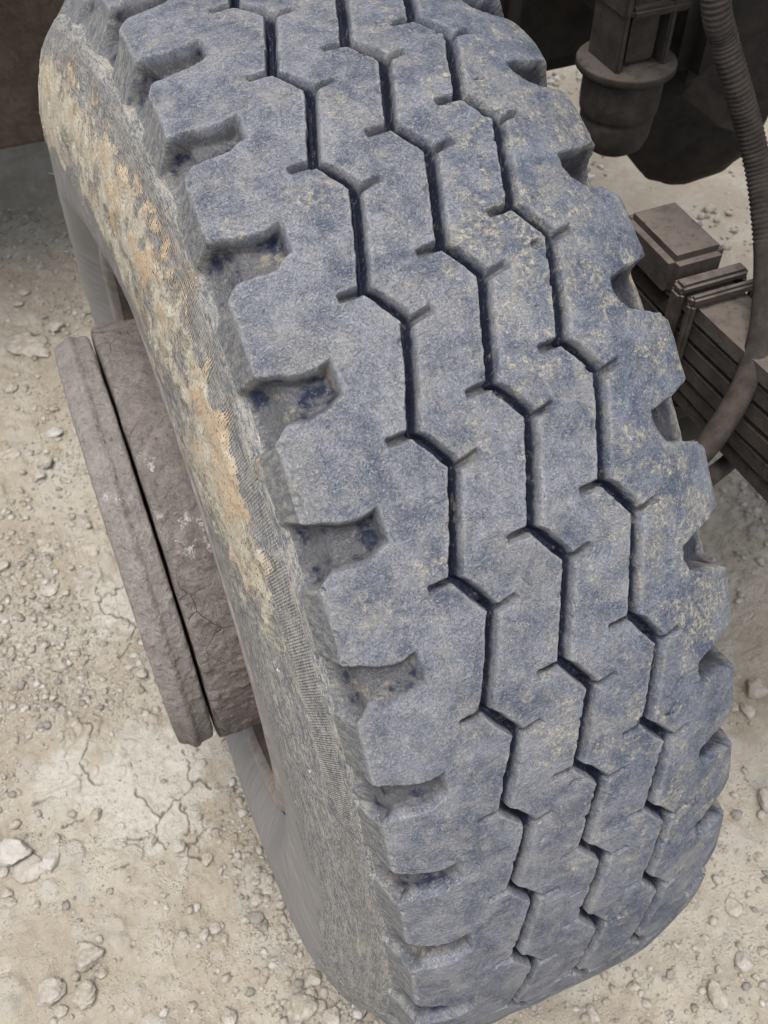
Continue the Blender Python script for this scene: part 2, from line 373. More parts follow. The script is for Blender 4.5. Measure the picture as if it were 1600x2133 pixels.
H += (fbm(X * 60, Y * 60, 21, 4) - 0.5) * 0.0115 * near * (1 - 0.75 * np.clip(pale_mask(X, Y), 0, 1))
crack = np.zeros_like(H); stone = np.zeros_like(H)
ix = np.where((GX > -0.6) & (GX < -0.22))[0]; iy = np.where((GY > -0.25) & (GY < 0.45))[0]
sl = (slice(iy[0], iy[-1] + 1), slice(ix[0], ix[-1] + 1))
xs = X[sl] + (fbm(X[sl] * 70, Y[sl] * 70, 41, 3) - 0.5) * 0.022; ys = Y[sl] + (fbm(X[sl] * 70, Y[sl] * 70, 47, 3) - 0.5) * 0.022
dm = np.full(xs.shape, 9.0)
for pl in CRACKS:
    for (x0, y0), (x1, y1) in zip(pl[:-1], pl[1:]):
        dx, dy = x1 - x0, y1 - y0
        t = np.clip(((xs - x0) * dx + (ys - y0) * dy) / (dx * dx + dy * dy), 0, 1)
        dm = np.minimum(dm, np.hypot(xs - x0 - t * dx, ys - y0 - t * dy))
ck = sstep(0.0021, 0.0006, dm) * sstep(.12, .34, fbm(xs * 40, ys * 40, 53, 2))
lift = sstep(0.02, 0.002, dm) * 0.0018
crack[sl] = ck
H[sl] += lift - ck * 0.0055
# flush stones and pebbles pressed into the dirt
for k in range(3400):
    if k < 2400: cx, cy = rng.uniform(-0.75, -0.1), rng.uniform(-0.5, 1.5)
    else: cx, cy = rng.uniform(0.0, 0.95), rng.uniform(-0.72, 0.4)
    r = min(0.0036 * (rng.pareto(1.8) + 1), 0.034)
    i0, i1 = np.searchsorted(GX, (cx - r * 1.5, cx + r * 1.5)); j0, j1 = np.searchsorted(GY, (cy - r * 1.5, cy + r * 1.5))
    if i1 <= i0 or j1 <= j0: continue
    q = (slice(j0, j1), slice(i0, i1))
    an = rng.uniform(0, math.pi); e = rng.uniform(0.65, 1.0)
    ux = (X[q] - cx) * math.cos(an) + (Y[q] - cy) * math.sin(an); uy = -(X[q] - cx) * math.sin(an) + (Y[q] - cy) * math.cos(an)
    d = np.hypot(ux, uy / e) / r + (vnoise(X[q] / r * 1.3, Y[q] / r * 1.3, k) - 0.5) * 0.55
    prof = sstep(1.0, 0.72, d)
    H[q] += prof * min(r * rng.uniform(0.10, 0.38), 0.0045)
    if rng.random() < 0.6: stone[q] = np.maximum(stone[q], prof * rng.uniform(0.3, 1.0))
V = np.stack([X, Y, H], -1).reshape(-1, 3)
me = mesh_np('ground', V, grid_faces(len(GY), len(GX)))
attr(me, 'crack', crack); attr(me, 'stone', stone); attr(me, 'pale', pale_mask(X, Y))
ground = link('ground', me, M_GROUND); tag(ground, kind='structure')
def gz(x, y):
    i = np.clip(np.searchsorted(GX, x), 0, len(GX) - 1); j = np.clip(np.searchsorted(GY, y), 0, len(GY) - 1)
    return H[j, i]

# ------------------------------------------------------------------ stones
def ico(sub):
    import bmesh
    bm = bmesh.new(); bmesh.ops.create_icosphere(bm, subdivisions=sub, radius=1.0)
    v = np.array([q.co[:] for q in bm.verts]); f = np.array([[q.index for q in p.verts] for p in bm.faces]); bm.free()
    return v, f
ICO3, ICO1 = ico(4), ico(1)
def stone_verts(seed, w, d, h, facets=9, rough=0.10):
    r_ = np.random.default_rng(seed); v = ICO3[0].copy()
    for k in range(facets):
        n = r_.normal(size=3); n /= np.linalg.norm(n); c = r_.uniform(0.55, 0.9)
        over = v @ n - c; v = v - np.where(over > 0, over * 0.88, 0)[:, None] * n
    v = v * (1 + 0.0 * v[:, :1])
    f = lambda s, m: fbm(v[:, 0] * m + 5 * s, v[:, 1] * m + v[:, 2] * m * 1.7, seed + s, 3) - 0.5
    v = v * (1 + rough * 2.2 * f(1, 2.2) + rough * 1.1 * f(2, 7.0) + rough * .7 * f(3, 17.0))[:, None]
    v = v / np.abs(v).max(0) * np.array([w / 2, d / 2, h / 2])
    return v
STONES = [(-0.32,1.047,0.1157,0.0754),(-0.405,0.747,0.0409,0.0345),(-0.313,0.48,0.069,0.0488),(-0.38,0.507,0.0505,0.0379),(-0.388,0.408,0.0357,0.0309),(-0.366,0.391,0.0178,0.0162),(-0.425,0.438,0.0163,0.0139),(-0.453,0.483,0.0207,0.0182),(-0.4,0.25,0.0275,0.026),(-0.281,0.18,0.0228,0.0197),
(-0.514,-0.034,0.0502,0.0368),(-0.467,-0.065,0.028,0.032),(-0.458,-0.035,0.0162,0.0162),(-0.497,-0.062,0.0451,0.0371),(-0.533,-0.053,0.0165,0.0146),(-0.301,-0.112,0.0215,0.0201),(-0.267,-0.143,0.0147,0.02),(-0.395,-0.022,0.0165,0.0179),(-0.375,-0.129,0.0092,0.0092),(-0.445,-0.205,0.0389,0.0345),
(-0.433,-0.234,0.0124,0.0124),(-0.499,-0.232,0.0368,0.0337),(-0.461,-0.25,0.0319,0.0337),(-0.491,-0.258,0.0182,0.0158),(-0.497,-0.112,0.0104,0.0104),(-0.53,-0.096,0.0195,0.013),(-0.533,-0.082,0.0196,0.0131),(-0.298,-0.238,0.0127,0.0178),(-0.282,-0.236,0.0153,0.0153),(-0.275,-0.252,0.0114,0.0127),
(-0.215,-0.199,0.0144,0.0098),(-0.205,-0.214,0.0235,0.0131),(-0.221,-0.223,0.0195,0.0169),(-0.228,-0.242,0.0206,0.018),(-0.222,-0.257,0.014,0.0128),(-0.228,-0.27,0.0127,0.0114),(-0.183,-0.342,0.0223,0.021),(-0.194,-0.36,0.0196,0.0184),(-0.211,-0.368,0.0456,0.0425),(-0.186,-0.377,0.0158,0.0158),
(-0.176,-0.396,0.0241,0.0241),(-0.297,-0.346,0.0211,0.0211),(-0.236,-0.353,0.011,0.0097),(0.595,-0.207,0.0374,0.0374),(0.56,-0.235,0.0236,0.028),(0.546,-0.221,0.0148,0.0163),(0.336,-0.537,0.0237,0.0249),(0.302,-0.533,0.0099,0.0112),(0.283,-0.556,0.0232,0.0379),(0.194,-0.506,0.0184,0.0123),
(0.129,-0.515,0.0133,0.023),(0.496,-0.368,0.0248,0.0345),(0.367,-0.473,0.0226,0.0258),(0.44,-0.429,0.0133,0.012),(0.444,-0.37,0.0178,0.015),(0.31,-0.492,0.0126,0.0089),(-0.299,1.245,0.0266,0.0213),(-0.319,1.207,0.0263,0.0189),(-0.276,1.132,0.0207,0.0166),(-0.255,1.086,0.0348,0.0266),
(-0.354,0.967,0.0117,0.0108),(-0.316,0.769,0.0324,0.0241),(-0.373,0.924,0.0289,0.0231),(-0.346,0.693,0.0306,0.027),(-0.36,0.666,0.0196,0.016),(-0.466,0.306,0.017,0.0139),(-0.454,0.29,0.0139,0.0108),(-0.471,0.303,0.0124,0.0093),(-0.453,0.316,0.014,0.0101),(-0.432,0.307,0.0156,0.0109),
(-0.463,0.281,0.0153,0.0107),(-0.444,0.282,0.0108,0.0077)]
G_LOOSE = 'loose stones lying on the dirt'
LBL = {0: 'broad flat pale slab of stone beside the wheel, near the top left ground', 1: 'pale half-buried stone at the left picture edge, level with the hub top',
 2: 'broad flush grey stone left of the middle of the hub flange', 3: 'flat grey stone just left of the broad flush stone by the flange',
 4: 'round-edged tan stone below the two flush grey stones', 8: 'smooth egg-shaped stone right of the grey flake cluster', 9: 'round pale pebble touching the hub flange outline',
 10: 'large pale rock at the left picture edge, biggest of its cluster', 11: 'pale angular rock right of the largest left-edge rock', 12: 'small pale stone above the angular rock at lower left',
 13: 'flat cracked dirt slab between the two pale rocks at lower left', 15: 'grey cube-like stone sitting at the foot of the long ground crack', 16: 'pale upright stone right of the grey cube-like stone',
 17: 'small dark-topped pebble standing alone above the cracked patch', 19: 'pale crumbly clod at the bottom left, topmost of three', 20: 'small round pebble just below the topmost crumbly clod',
 21: 'pale crumbly clod at the bottom left, leftmost of three', 22: 'pale crumbly clod at the bottom left, rightmost of the lower pair', 33: 'dark grey broken stone close under the tyre sidewall',
 31: 'flat grey flake above the dark broken stone by the sidewall', 32: 'pale block stone just above the dark broken stone', 36: 'topmost round stone of the pile at the bottom of the tyre', 37: 'second round stone of the pile at the bottom of the tyre',
 38: 'largest lumpy pale rock of the pile at the bottom of the tyre', 40: 'pale rock cut by the bottom picture edge beside the tyre', 41: 'pale stone alone at the bottom edge left of the tyre pile',
 43: 'large pale stone at the right edge beside the tread lugs', 44: 'egg-shaped pale stone below the large right-edge stone', 46: 'brownish round stone at the lower right corner area', 48: 'smooth long pale stone, lowest at the right bottom corner',
 49: 'flat tan chip on the dirt below the tread at bottom right', 50: 'narrow tan stone at the bottom edge under the tread', 51: 'tall tan stone at the right picture edge, level with the lower tread', 52: 'flush grey stone on the dirt right of the lower tread', 54: 'dark pebble near the right edge beside the lower tread',
 56: 'uppermost pale pebble in the shaded ground by the guard', 57: 'second pale pebble in the shaded ground by the guard', 58: 'dark pebble between the flat slab and the shaded ground', 59: 'pale stone right of the broad flat slab, next to the sidewall', 60: 'small rusty orange pebble below the broad flat slab',
 61: 'white angular stone left of the top of the hub flange', 62: 'tan stone at the left edge under the broad flat slab', 63: 'pale triangular stone left of the hub flange', 64: 'small grey stone below the pale triangular stone'}
LBL.update({5: 'small round pebble right of the tan stone below the flush stones', 6: 'small tan pebble left of the tan stone below the flush stones', 7: 'flat tan pebble at the left edge, level with the tan stone',
 14: 'small stone touching the left picture edge below the largest pale rock', 18: 'tiny pebble at the lower edge of the cracked patch', 24: 'small round pebble below the cracked slab at lower left', 25: 'flat tan stone, right one of a pair at the left edge', 26: 'flat tan stone, left one of a pair at the left edge',
 23: 'small reddish tan stone between the crumbly clods at bottom left', 27: 'upright stone, leftmost of a trio below the cracked patch', 28: 'round stone, topmost of a trio below the cracked patch', 29: 'small stone, lowest of a trio below the cracked patch',
 30: 'small flat stone, topmost of the rubble against the sidewall', 34: 'dark small stone right under the dark broken stone by the sidewall', 35: 'small pale stone, lowest of the rubble against the sidewall', 39: 'small round stone right of the lumpy rock at the tyre bottom', 42: 'tiny stone left of the pile at the bottom of the tyre',
 45: 'small pebble just left of the egg-shaped stone at right', 47: 'small pebble above the long pale stone at bottom right', 53: 'small flat pebble near the right picture edge, below the dark pebble', 55: 'tiny pebble on the dirt beside the lower right of the tread',
 65: 'thin grey flake in the middle of the flake cluster at left', 66: 'thin grey flake at the right of the flake cluster', 67: 'thin grey flake at the left of the flake cluster', 68: 'thin grey flake highest in the flake cluster', 69: 'thin grey flake at the upper right of the flake cluster', 70: 'thin grey flake lowest in the flake cluster', 71: 'smallest thin grey flake in the flake cluster'})
GRP = {**{k: 'rock cluster at the left edge' for k in (10, 11, 12, 13, 14)}, **{k: 'crumbly clods at bottom left' for k in (19, 20, 21, 22, 23)}, **{k: 'trio of small stones below the cracked patch' for k in (27, 28, 29)}, **{k: 'rubble beside the tyre sidewall' for k in range(30, 36)},
 **{k: 'pile of stones at the bottom of the tyre' for k in (36, 37, 38, 39, 40, 42)}, **{k: 'blue-grey stone flakes at the left edge' for k in range(65, 72)}}
FLAT = {0: .24, 1: .35, 2: .14, 3: .14, 4: .3, 13: .25, 31: .35, 52: .3, 61: .5, **{k: .35 for k in range(65, 72)}}
SUNK = {2, 3, 4, 1, 0, 52, 13}
for k, (x, y, w, d) in enumerate(STONES):
    hh = min(w, d) * FLAT.get(k, 0.72)
    v = stone_verts(100 + k, w * 1.08, d * 1.12, hh, facets=9 if k < 65 else 14, rough=0.20 if k in (19, 21, 22, 38, 40, 13) else 0.15)
    if k == 0:
        an = np.arctan2(v[:, 1], v[:, 0]); rr = 1 + 0.22 * (vnoise(an * 2.6 + 40, an * 0, 3) - 0.5) * 2 + .1 * (vnoise(an * 7 + 80, an * 0, 4) - .5)
        v[:, 0] *= rr; v[:, 1] *= rr
    me = mesh_np('stone', v, ICO3[1])
    r_ = np.random.default_rng(k)
    tone = {33: 0.05, 34: 0.05, 17: 0.2, 58: 0.1, 54: 0.05, 0: 0.40, 2: 0.30, 3: 0.26, 10: 0.95, 11: 0.9, 15: 0.75, 9: 0.6, 61: 0.9}.get(k, r_.uniform(0.35, 0.75))
    if 65 <= k: tone = r_.uniform(0.05, 0.6)
    attr(me, 'tone', np.full(len(v), tone))
    o = link('stone', me, M_STONE)
    o.location = (x, y, float(gz(x, y)) + hh * (0.22 if k in SUNK else 0.30)); o.rotation_euler = (0, 0, -0.35 + r_.uniform(-.4, .4))
    tag(o, LBL[k], 'stone', GRP.get(k, G_LOOSE))
me.update()

# gravel nobody could count
def gravel():
    protos = []
    for k in range(8):
        v = ICO1[0] * (1 + rng.uniform(-0.35, 0.25, (len(ICO1[0]), 1))); protos.append(v * np.array([1, rng.uniform(.6, .95), rng.uniform(.45, .75)]))
    Vs, Fs, Ts = [], [], []; base = 0; n = 0
    zones = [(-0.78, -0.08, -0.5, 0.5, 19000), (-0.75, -0.1, 0.5, 1.6, 8000), (0.0, 1.0, -0.72, 0.45, 13000), (0.9, 2.6, 0.3, 2.2, 4200)]
    for (x0, x1, y0, y1, cnt) in zones:
        px = rng.uniform(x0, x1, cnt * 2); py = rng.uniform(y0, y1, cnt * 2)
        dens = fbm(px * 7, py * 7, 77, 3) - 0.28 * np.clip(pale_mask(px, py), 0, 1)
        hot = np.exp(-(((px + 0.415) / 0.08) ** 2 + ((py - 0.26) / 0.12) ** 2)) * 0.45 + np.exp(-(((px + 0.205) / 0.045) ** 2 + ((py + 0.25) / 0.12) ** 2)) * 0.4
        keep = np.where(rng.random(cnt * 2) < np.clip((dens + hot - 0.26) * 2.4, 0.04, 1))[0][:cnt]
        far = x0 > 0.8
        for i in keep:
            r = min(0.0012 * (rng.pareto(1.9) + 1), 0.0080) * (2.6 if far else 1)
            v = protos[rng.integers(8)]; a = rng.uniform(0, 6.28); ca, sa = math.cos(a), math.sin(a)
            p = np.empty_like(v); p[:, 0] = (v[:, 0] * ca - v[:, 1] * sa) * r + px[i]; p[:, 1] = (v[:, 0] * sa + v[:, 1] * ca) * r + py[i]
            p[:, 2] = v[:, 2] * r + gz(px[i], py[i]) + r * 0.22
            Vs.append(p); Fs.append(ICO1[1] + base); base += len(v); Ts.append(np.full(len(v), np.clip(rng.normal(0.45, 0.3), 0, 1)))
    me = mesh_np('gravel', np.concatenate(Vs), np.concatenate(Fs)); attr(me, 'tone', np.concatenate(Ts))
    o = link('gravel', me, M_STONE); tag(o, 'fine pale gravel and grit strewn over the dirt ground', 'gravel', kind='stuff')
gravel()

# ------------------------------------------------------------------ wheel
R = 0.54; CZ = 0.53; TILT = math.radians(23.0)
NP_ = 39; DP = 2 * math.pi / NP_; A0 = math.radians(63.867)
wheel = empty('wheel_assembly', (0, 0, 0))
tag(wheel, 'large dusty truck wheel with worn zigzag block tread and muddy hub', 'wheel')

# cross section in units of R, left bead -> over the tread -> right bead
def crown(x):
    return 1 - .1056 * x * x - .0349 * np.clip((x - .095) / .156, 0, None) ** 2 - .0127 * np.clip((-x - .16) / .091, 0, None) ** 2
LW = [(-.2525, float(crown(np.array(-.249))) - .004), (-.258, .957), (-.264, .935), (-.270, .915), (-.281, .893), (-.294, .865), (-.307, .832), (-.317, .795), (-.322, .75), (-.324, .70), (-.325, .665), (-.324, .64), (-.321, .617), (-.314, .595), (-.306, .578)]
RW = [(.2530, float(crown(np.array(.249))) - .006), (.259, .925), (.265, .90), (.272, .88), (.282, .86), (.295, .835), (.307, .80), (.315, .765), (.320, .72), (.322, .68), (.320, .62), (.312, .56), (.306, .535)]
tx = np.linspace(-.247, .247, 251)
bx = np.concatenate([[p[0] for p in LW[::-1]], tx, [p[0] for p in RW]]); br = np.concatenate([[p[1] for p in LW[::-1]], crown(tx), [p[1] for p in RW]])
al = np.concatenate([[0], np.cumsum(np.hypot(np.diff(bx), np.diff(br)))])
def resample(bx, br, al):
    u = np.linspace(0, al[-1], 1600); x = np.interp(u, al, bx); r = np.interp(u, al, br)
    k = np.hanning(41); k /= k.sum()
    pad = 20
    for _ in range(1):
        xp = np.concatenate([np.full(pad, x[0]), x, np.full(pad, x[-1])]); rp = np.concatenate([np.full(pad, r[0]), r, np.full(pad, r[-1])])
        xs_, rs_ = np.convolve(xp, k, 'valid'), np.convolve(rp, k, 'valid')
    k2 = np.hanning(13); k2 /= k2.sum(); pad = 6
    xf = np.convolve(np.concatenate([np.full(pad, x[0]), x, np.full(pad, x[-1])]), k2, 'valid'); rf = np.convolve(np.concatenate([np.full(pad, r[0]), r, np.full(pad, r[-1])]), k2, 'valid')
    w = sstep(.268, .292, np.abs(x))           # soft walls low down, tighter curve at the tread shoulder
    return u, xf * (1 - w) + xs_ * w, rf * (1 - w) + rs_ * w
bu, bx, br = resample(bx, br, al)
ell0 = np.interp(0.0, bx[400:1200], bu[400:1200]); ell = bu - ell0     # ell = 0 at tread centre, about x on the tread
dx_, dr_ = np.gradient(bx, bu), np.gradient(br, bu)
kk = np.hanning(121); kk /= kk.sum()
nx = np.convolve(np.pad(-dr_, 60, 'edge'), kk, 'valid'); nr = np.convolve(np.pad(dx_, 60, 'edge'), kk, 'valid')
nl = np.hypot(nx, nr); nx, nr = nx / nl, nr / nl
eL = float(np.interp(-.2515, bx[300:1300], ell[300:1300])); eR = float(np.interp(.2520, bx[300:1300], ell[300:1300]))

GRV = [(-.0822, -.1151, .1595), (.0196, -.0127, -.0052), (.1168, .0849, -.158)]       # xP, xQ, phase of P
QF = .7205
def zig(i, s):
    xP, xQ, ph = GRV[i]; f = (s - ph) % 1.0
    return np.where(f < QF, xP + (xQ - xP) * f / QF, xQ + (xP - xQ) * (f - QF) / (1 - QF))
GW = [.0078, .0086, .0086]
# columns: nominal ell + which groove shift they follow
wall = [-.016, -.012, -.009, -.0065, -.0045, -.003, -.0018, -.0008, .0002, .0012, .0022, .0034, .0052, .0068]
def groove_cols(i):
    w = GW[i]; left = np.array(wall); right = w - np.array([-.020, -.016, -.0125, -.0095, -.007, -.005, -.0035, -.002, -.0008, .0003, .0014, .0026, .0045])
    return np.concatenate([left, right[::-1]])
cols, s0, s1, s2 = [], [], [], []
def fill(a, b, step):
    n = max(2, int(round((b - a) / step)) + 1); return np.linspace(a, b, n)[1:-1]
emid = [(g[0] + g[1]) / 2 for g in GRV]
segs = []
segs.append((fill(ell[0] - 1e-6, eL - .10, .0045), -1)); segs.append((fill(eL - .10, eL - .012, .0024), -1)); segs.append((fill(eL - .012, eL + .012, .0011), -1))
cur = eL + .012
for i in range(3):
    gc = groove_cols(i) + emid[i]
    segs.append((fill(cur, gc[0], .0023), -1)); segs.append((gc, i)); cur = gc[-1]
segs.append((fill(cur, eR - .012, .0023), -1)); segs.append((fill(eR - .012, eR + .012, .0012), -1)); segs.append((fill(eR + .012, eR + .09, .0026), -1)); segs.append((fill(eR + .09, ell[-1], .008), -1))
E0 = np.concatenate([[ell[0]]] + [q[0] for q in segs] + [[ell[-1]]])
anch = np.concatenate([[-1]] + [np.full(len(q[0]), q[1]) for q in segs] + [[-1]])
# blend weights of the three groove shifts per column (piecewise linear between anchors)
knots = [eL + .03]; kw = [(0, 0, 0)]
for i in range(3):
    gc = groove_cols(i) + emid[i]; e = [0, 0, 0]; e[i] = 1
    knots += [gc[0], gc[-1]]; kw += [tuple(e)] * 2
knots.append(eR - .03); kw.append((0, 0, 0)); kw = np.array(kw, float)
W = np.stack([np.interp(E0, knots, kw[:, i]) for i in range(3)], 1)
# rows
rows = [np.linspace(-4.5, 12.5, 17 * 88, endpoint=False), np.linspace(12.5, 32.5, 20 * 22, endpoint=False)]
S = np.concatenate(rows)
SS = S[:, None]
EL = E0[None, :] + sum((zig(i, SS) - emid[i]) * W[None, :, i] for i in range(3))
SS = np.broadcast_to(SS, EL.shape)
PY = SS * DP                                   # circumferential metre-ish coordinate (units of R)
# --- depth of the tread pattern
nz1 = (fbm(PY * 60, EL * 60, 101, 3) - 0.5); nz2 = (fbm(PY * 190, EL * 190, 131, 3) - 0.5); nz3 = (fbm(PY * 22, EL * 22, 151, 2) - .5)
ejit = nz1 * .0035 + nz2 * .0016
depth = np.zeros_like(EL); shallow = np.zeros_like(EL); edge = np.zeros_like(EL)
for i in range(3):
    t = EL - zig(i, SS) + ejit * .8
    xP, xQ, ph = GRV[i]; f = (SS - ph) % 1.0
    ob = sstep(QF + .0, QF + .06, f) * sstep(1.0, .94, f)
    w = GW[i] + ob * .004
    lw = sstep(-.0032, .0020, t); rw = 1 - sstep(w - .003, w + .0080, t)
    g = np.minimum(lw ** 1.3, rw ** 1.2)
    floor = .034 - .010 * ob + nz3 * .006
    depth = np.maximum(depth, g * floor); 
    edge = np.maximum(edge, np.exp(-((t + .004) / .0022) ** 2) * .8); edge = np.maximum(edge, np.exp(-((t - w - .009) / .003) ** 2) * .55)
def capsule(s_a, e_a, s_b, e_b, hw, dep, soft=.004, per=True, square=False):
    global depth, shallow
    for k in (range(-5, 33) if per else (0,)):
        ya, yb = (s_a + k) * DP, (s_b + k) * DP
        lo, hi = min(ya, yb) - .012, max(ya, yb) + .012
        r0, r1 = np.searchsorted(S * DP, (lo, hi))
        if r1 <= r0: continue
        c0 = max(0, np.searchsorted(E0, min(e_a, e_b) - .05)); c1 = np.searchsorted(E0, max(e_a, e_b) + .05)
        q = (slice(r0, r1), slice(c0, c1)); P, Q_ = PY[q], EL[q]
        dy, de = yb - ya, e_b - e_a
        t = np.clip(((P - ya) * dy + (Q_ - e_a) * de) / (dy * dy + de * de), 0, 1)
        dd = np.hypot(P - ya - t * dy, Q_ - e_a - t * de) + ejit[q] * .7
        if square:
            ln = math.hypot(dy, de); tr = ((P - ya) * dy + (Q_ - e_a) * de) / (ln * ln); pp = np.abs((P - ya) * de - (Q_ - e_a) * dy) / ln
            dd = np.maximum(pp, np.maximum(tr - 1, -tr) * ln + hw) + ejit[q] * .5
        v = 1 - sstep(hw - soft * .45, hw + soft * .55, dd)
        if square: shallow[q] = np.maximum(shallow[q], v * np.clip(t * 2, 0, 1) * .95)
        depth[q] = np.maximum(depth[q], v * dep * (1 - .35 * t))
for (xP, xQ, ph) in GRV:
    capsule(ph + QF + .004, xQ + .004, ph + QF + .022, xQ - .0255, .0042, .019, .0034, True, True)
    capsule(ph + .012, xP + .009, ph - .034, xP + .0375, .0036, .015, .0034, True, True)
# shoulder notches
f = (SS - .5) % 1.0 + .5                     # .5 .. 1.5
f = np.where(f > 1.0, f - 1.0, f)            # 0..1 local phase (cut at .0/1.0)
fl = SS % 1.0
up = np.interp(EL, [eL - .08, eL - .002, -.238, -.215, -.190, -.174], [.21, .245, .265, .306, .312, .275])
lo = np.interp(EL, [eL - .08, eL - .008, eL + .002, -.2415, -.213, -.193, -.174], [.72, .69, .645, .590, .595, .580, .505])
m = np.minimum(np.minimum((fl - up) * DP, (lo - fl) * DP), -.172 - EL)
m = m + ejit * 1.0
out = sstep(eL - .075, eL - .020, EL)
fill_k = np.clip(vnoise(np.floor(SS) * 3.3 + .5, SS * 0, 9), 0, 1)
nd = sstep(-.0035, .0070, m) ** 1.2 * (.030 - .007 * fill_k - .009 * sstep(4.0, 6.0, SS) + nz3 * .008) * out * (EL < 0)
nd = nd * (1 + .28 * np.exp(-((EL - eL) / .014) ** 2)); depth = np.maximum(depth, nd); shallow = np.maximum(shallow, (nd > .004) * .62)
edge = np.maximum(edge, np.exp(-((m + .0035) / .0022) ** 2) * .45 * (EL < -.16) * out)
edge = np.maximum(edge, np.exp(-((EL - eL - .001) / .004) ** 2) * .9 * (m < 0))
f2 = (SS + .30) % 1.0 - .30                   # -.3 .. .7
up = np.interp(EL, [.178, .188, .200, .228, .252, eR + .06], [.22, .21, .185, .15, .09, .045])
lo = np.interp(EL, [.178, .185, .197, .214, .245, .256, eR + .06], [.29, .40, .46, .48, .52, .57, .63])
m2 = np.minimum(np.minimum((f2 - up) * DP, (lo - f2) * DP), EL - .181) + ejit
out2 = 1 - sstep(eR + .025, eR + .085, EL)
nd2 = sstep(-.0035, .0075, m2) ** 1.2 * (.044 + nz3 * .008) * out2 * (EL > 0)
depth = np.maximum(depth, nd2); shallow = np.maximum(shallow, (nd2 > .004) * .35)
edge = np.maximum(edge, np.exp(-((EL - eR + .001) / .004) ** 2) * .6 * (m2 < 0))
# gouges, slits and chipped corners seen on the blocks
for (s_, e_, da, hw, dp, ln) in [(6.565, .1238, .6, .0016, .006, .016), (6.52, .130, -1.2, .0016, .006, .012), (2.88, .1018, .2, .005, .010, .006), (2.55, .1247, .25, .0013, .006, .014), (6.87, -.0077, .4, .0014, .007, .012), (6.82, .0, -.9, .0012, .006, .008),
     (1.95, .0539, .9, .002, .005, .008), (3.55, .0955, 1.4, .0022, .007, .008), (.42, .0, .3, .0018, .006, .010), (1.42, .1274, .1, .0016, .005, .012), (1.78, .1284, .3, .0014, .005, .014), (4.31, -.053, 1.3, .0010, .004, .02), (2.1, -.0500, 1.2, .0010, .004, .012),
     (5.3, .155, 1.1, .0012, .004, .012), (3.9, .205, 1.3, .0010, .004, .014), (7.4, -.15, 1.3, .0011, .004, .014), (4.75, -.11, -.7, .0010, .004, .010), (8.3, -.02, .2, .0015, .005, .012), (7.7, .06, .5, .0015, .005, .010)]:
    dy = math.sin(da) * ln / DP / 1; de = math.cos(da) * ln
    capsule(s_ - dy / 2 * .5, e_ - de / 2, s_ + dy / 2 * .5, e_ + de / 2, hw, dp, .0022, per=False)
for k in range(260):
    i = rng.integers(0, 4); s_ = rng.uniform(-2, 10)
    if i < 3: e_ = float(zig(i, np.array(s_))) + (rng.choice([-.002, GW[i] + .004]))
    else: e_ = rng.choice([eL + .002, eR - .002])
    rr = rng.uniform(.0025, .0075); dpt = rng.uniform(.002, .006)
    r0, r1 = np.searchsorted(S * DP, (s_ * DP - rr * 1.6, s_ * DP + rr * 1.6))
    c0, c1 = np.searchsorted(E0, (e_ - .05, e_ + .05)); q = (slice(r0, r1), slice(c0, c1))
    dd = np.hypot(PY[q] - s_ * DP, EL[q] - e_) + nz1[q] * .004
    depth[q] = np.maximum(depth[q], (1 - sstep(rr * .4, rr, dd)) * dpt)
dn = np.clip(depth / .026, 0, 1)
tread_zone = sstep(eL - .03, eL + .01, EL) * (1 - sstep(eR - .01, eR + .03, EL))
lump = (nz3 * .0030 + nz1 * .0016 + nz2 * .0009) * (1 - .2 * dn)
# --- sidewall masks
WS = np.interp(S, [-3, -.5, 0, .5, 1, 1.5, 2, 2.5, 3, 3.5, 4, 4.5, 5, 5.5, 6, 6.5, 7, 7.5, 8, 8.5, 9, 9.5, 11, 12.4], [.05, .13, .098, .063, .02, -.04, -.061, -.049, -.026, -.006, .005, .028, .041, .064, .06, .007, -.062, -.115, -.17, -.20, -.18, -.12, -.05, 0.])[:, None]
A = A0 - (SS + WS) * DP                               # tyre angle (unrotated)
adeg = np.degrees(A)
Rb = np.interp(EL, ell, br)
leftside = (EL < eL)
band = sstep(.62, .68, Rb) * sstep(.908, .85, Rb)
alow = sstep(-8, 30, adeg) * (1 - sstep(100, 125, adeg))
mud = np.where(leftside, -.04 + band * alow * (.12 + .82 * fbm(PY * 5, EL * 14, 71, 4)) + .22 * sstep(.93, .86, Rb) * alow + .18 * (fbm(PY * 14, EL * 25, 61, 3) - .5) * 2, .1)
spread = sstep(28, 45, adeg) * 0 + 1
strip = np.where(leftside, sstep(.872, .880, Rb) * sstep(.914, .906, Rb), 0)
gr_n = (fbm(PY * 10, EL * 18, 65, 3) - .5) * .10
ad2 = (adeg + 180) % 360 - 180
gthr = np.interp(ad2, [-180, -90, -60, -30, -8, 10, 60, 92, 104, 114, 126, 180], [1.2, 1.2, .855, .785, .735, .69, .70, .73, .80, .90, 1.2, 1.2])
grey = np.where(leftside, sstep(gthr + .012, gthr - .012, Rb + gr_n), 0)
chunk = np.clip(mud - .35 + (fbm(PY * 45, EL * 45, 67, 3) - .5) * 1.1, 0, .5) * (1 - grey)
lump = lump - np.where(leftside, chunk * .010 * sstep(.95, .9, Rb), 0)
# raised moulding step above the knurl band and thin rib lines on the wall
lump = lump - np.where(leftside, .0022 * sstep(.922, .919, Rb) * sstep(.862, .868, Rb), 0)
Dtot = depth + np.where(tread_zone > 0, lump, lump * .8)
bxE = np.interp(EL, ell, bx); nxE = np.interp(EL, ell, nx); nrE = np.interp(EL, ell, nr)
xx = bxE - nxE * Dtot; rr = (Rb - nrE * Dtot) * (1 + .034 * sstep(-2, -34, ad2) * (1 - sstep(-140, -175, ad2) * 0))
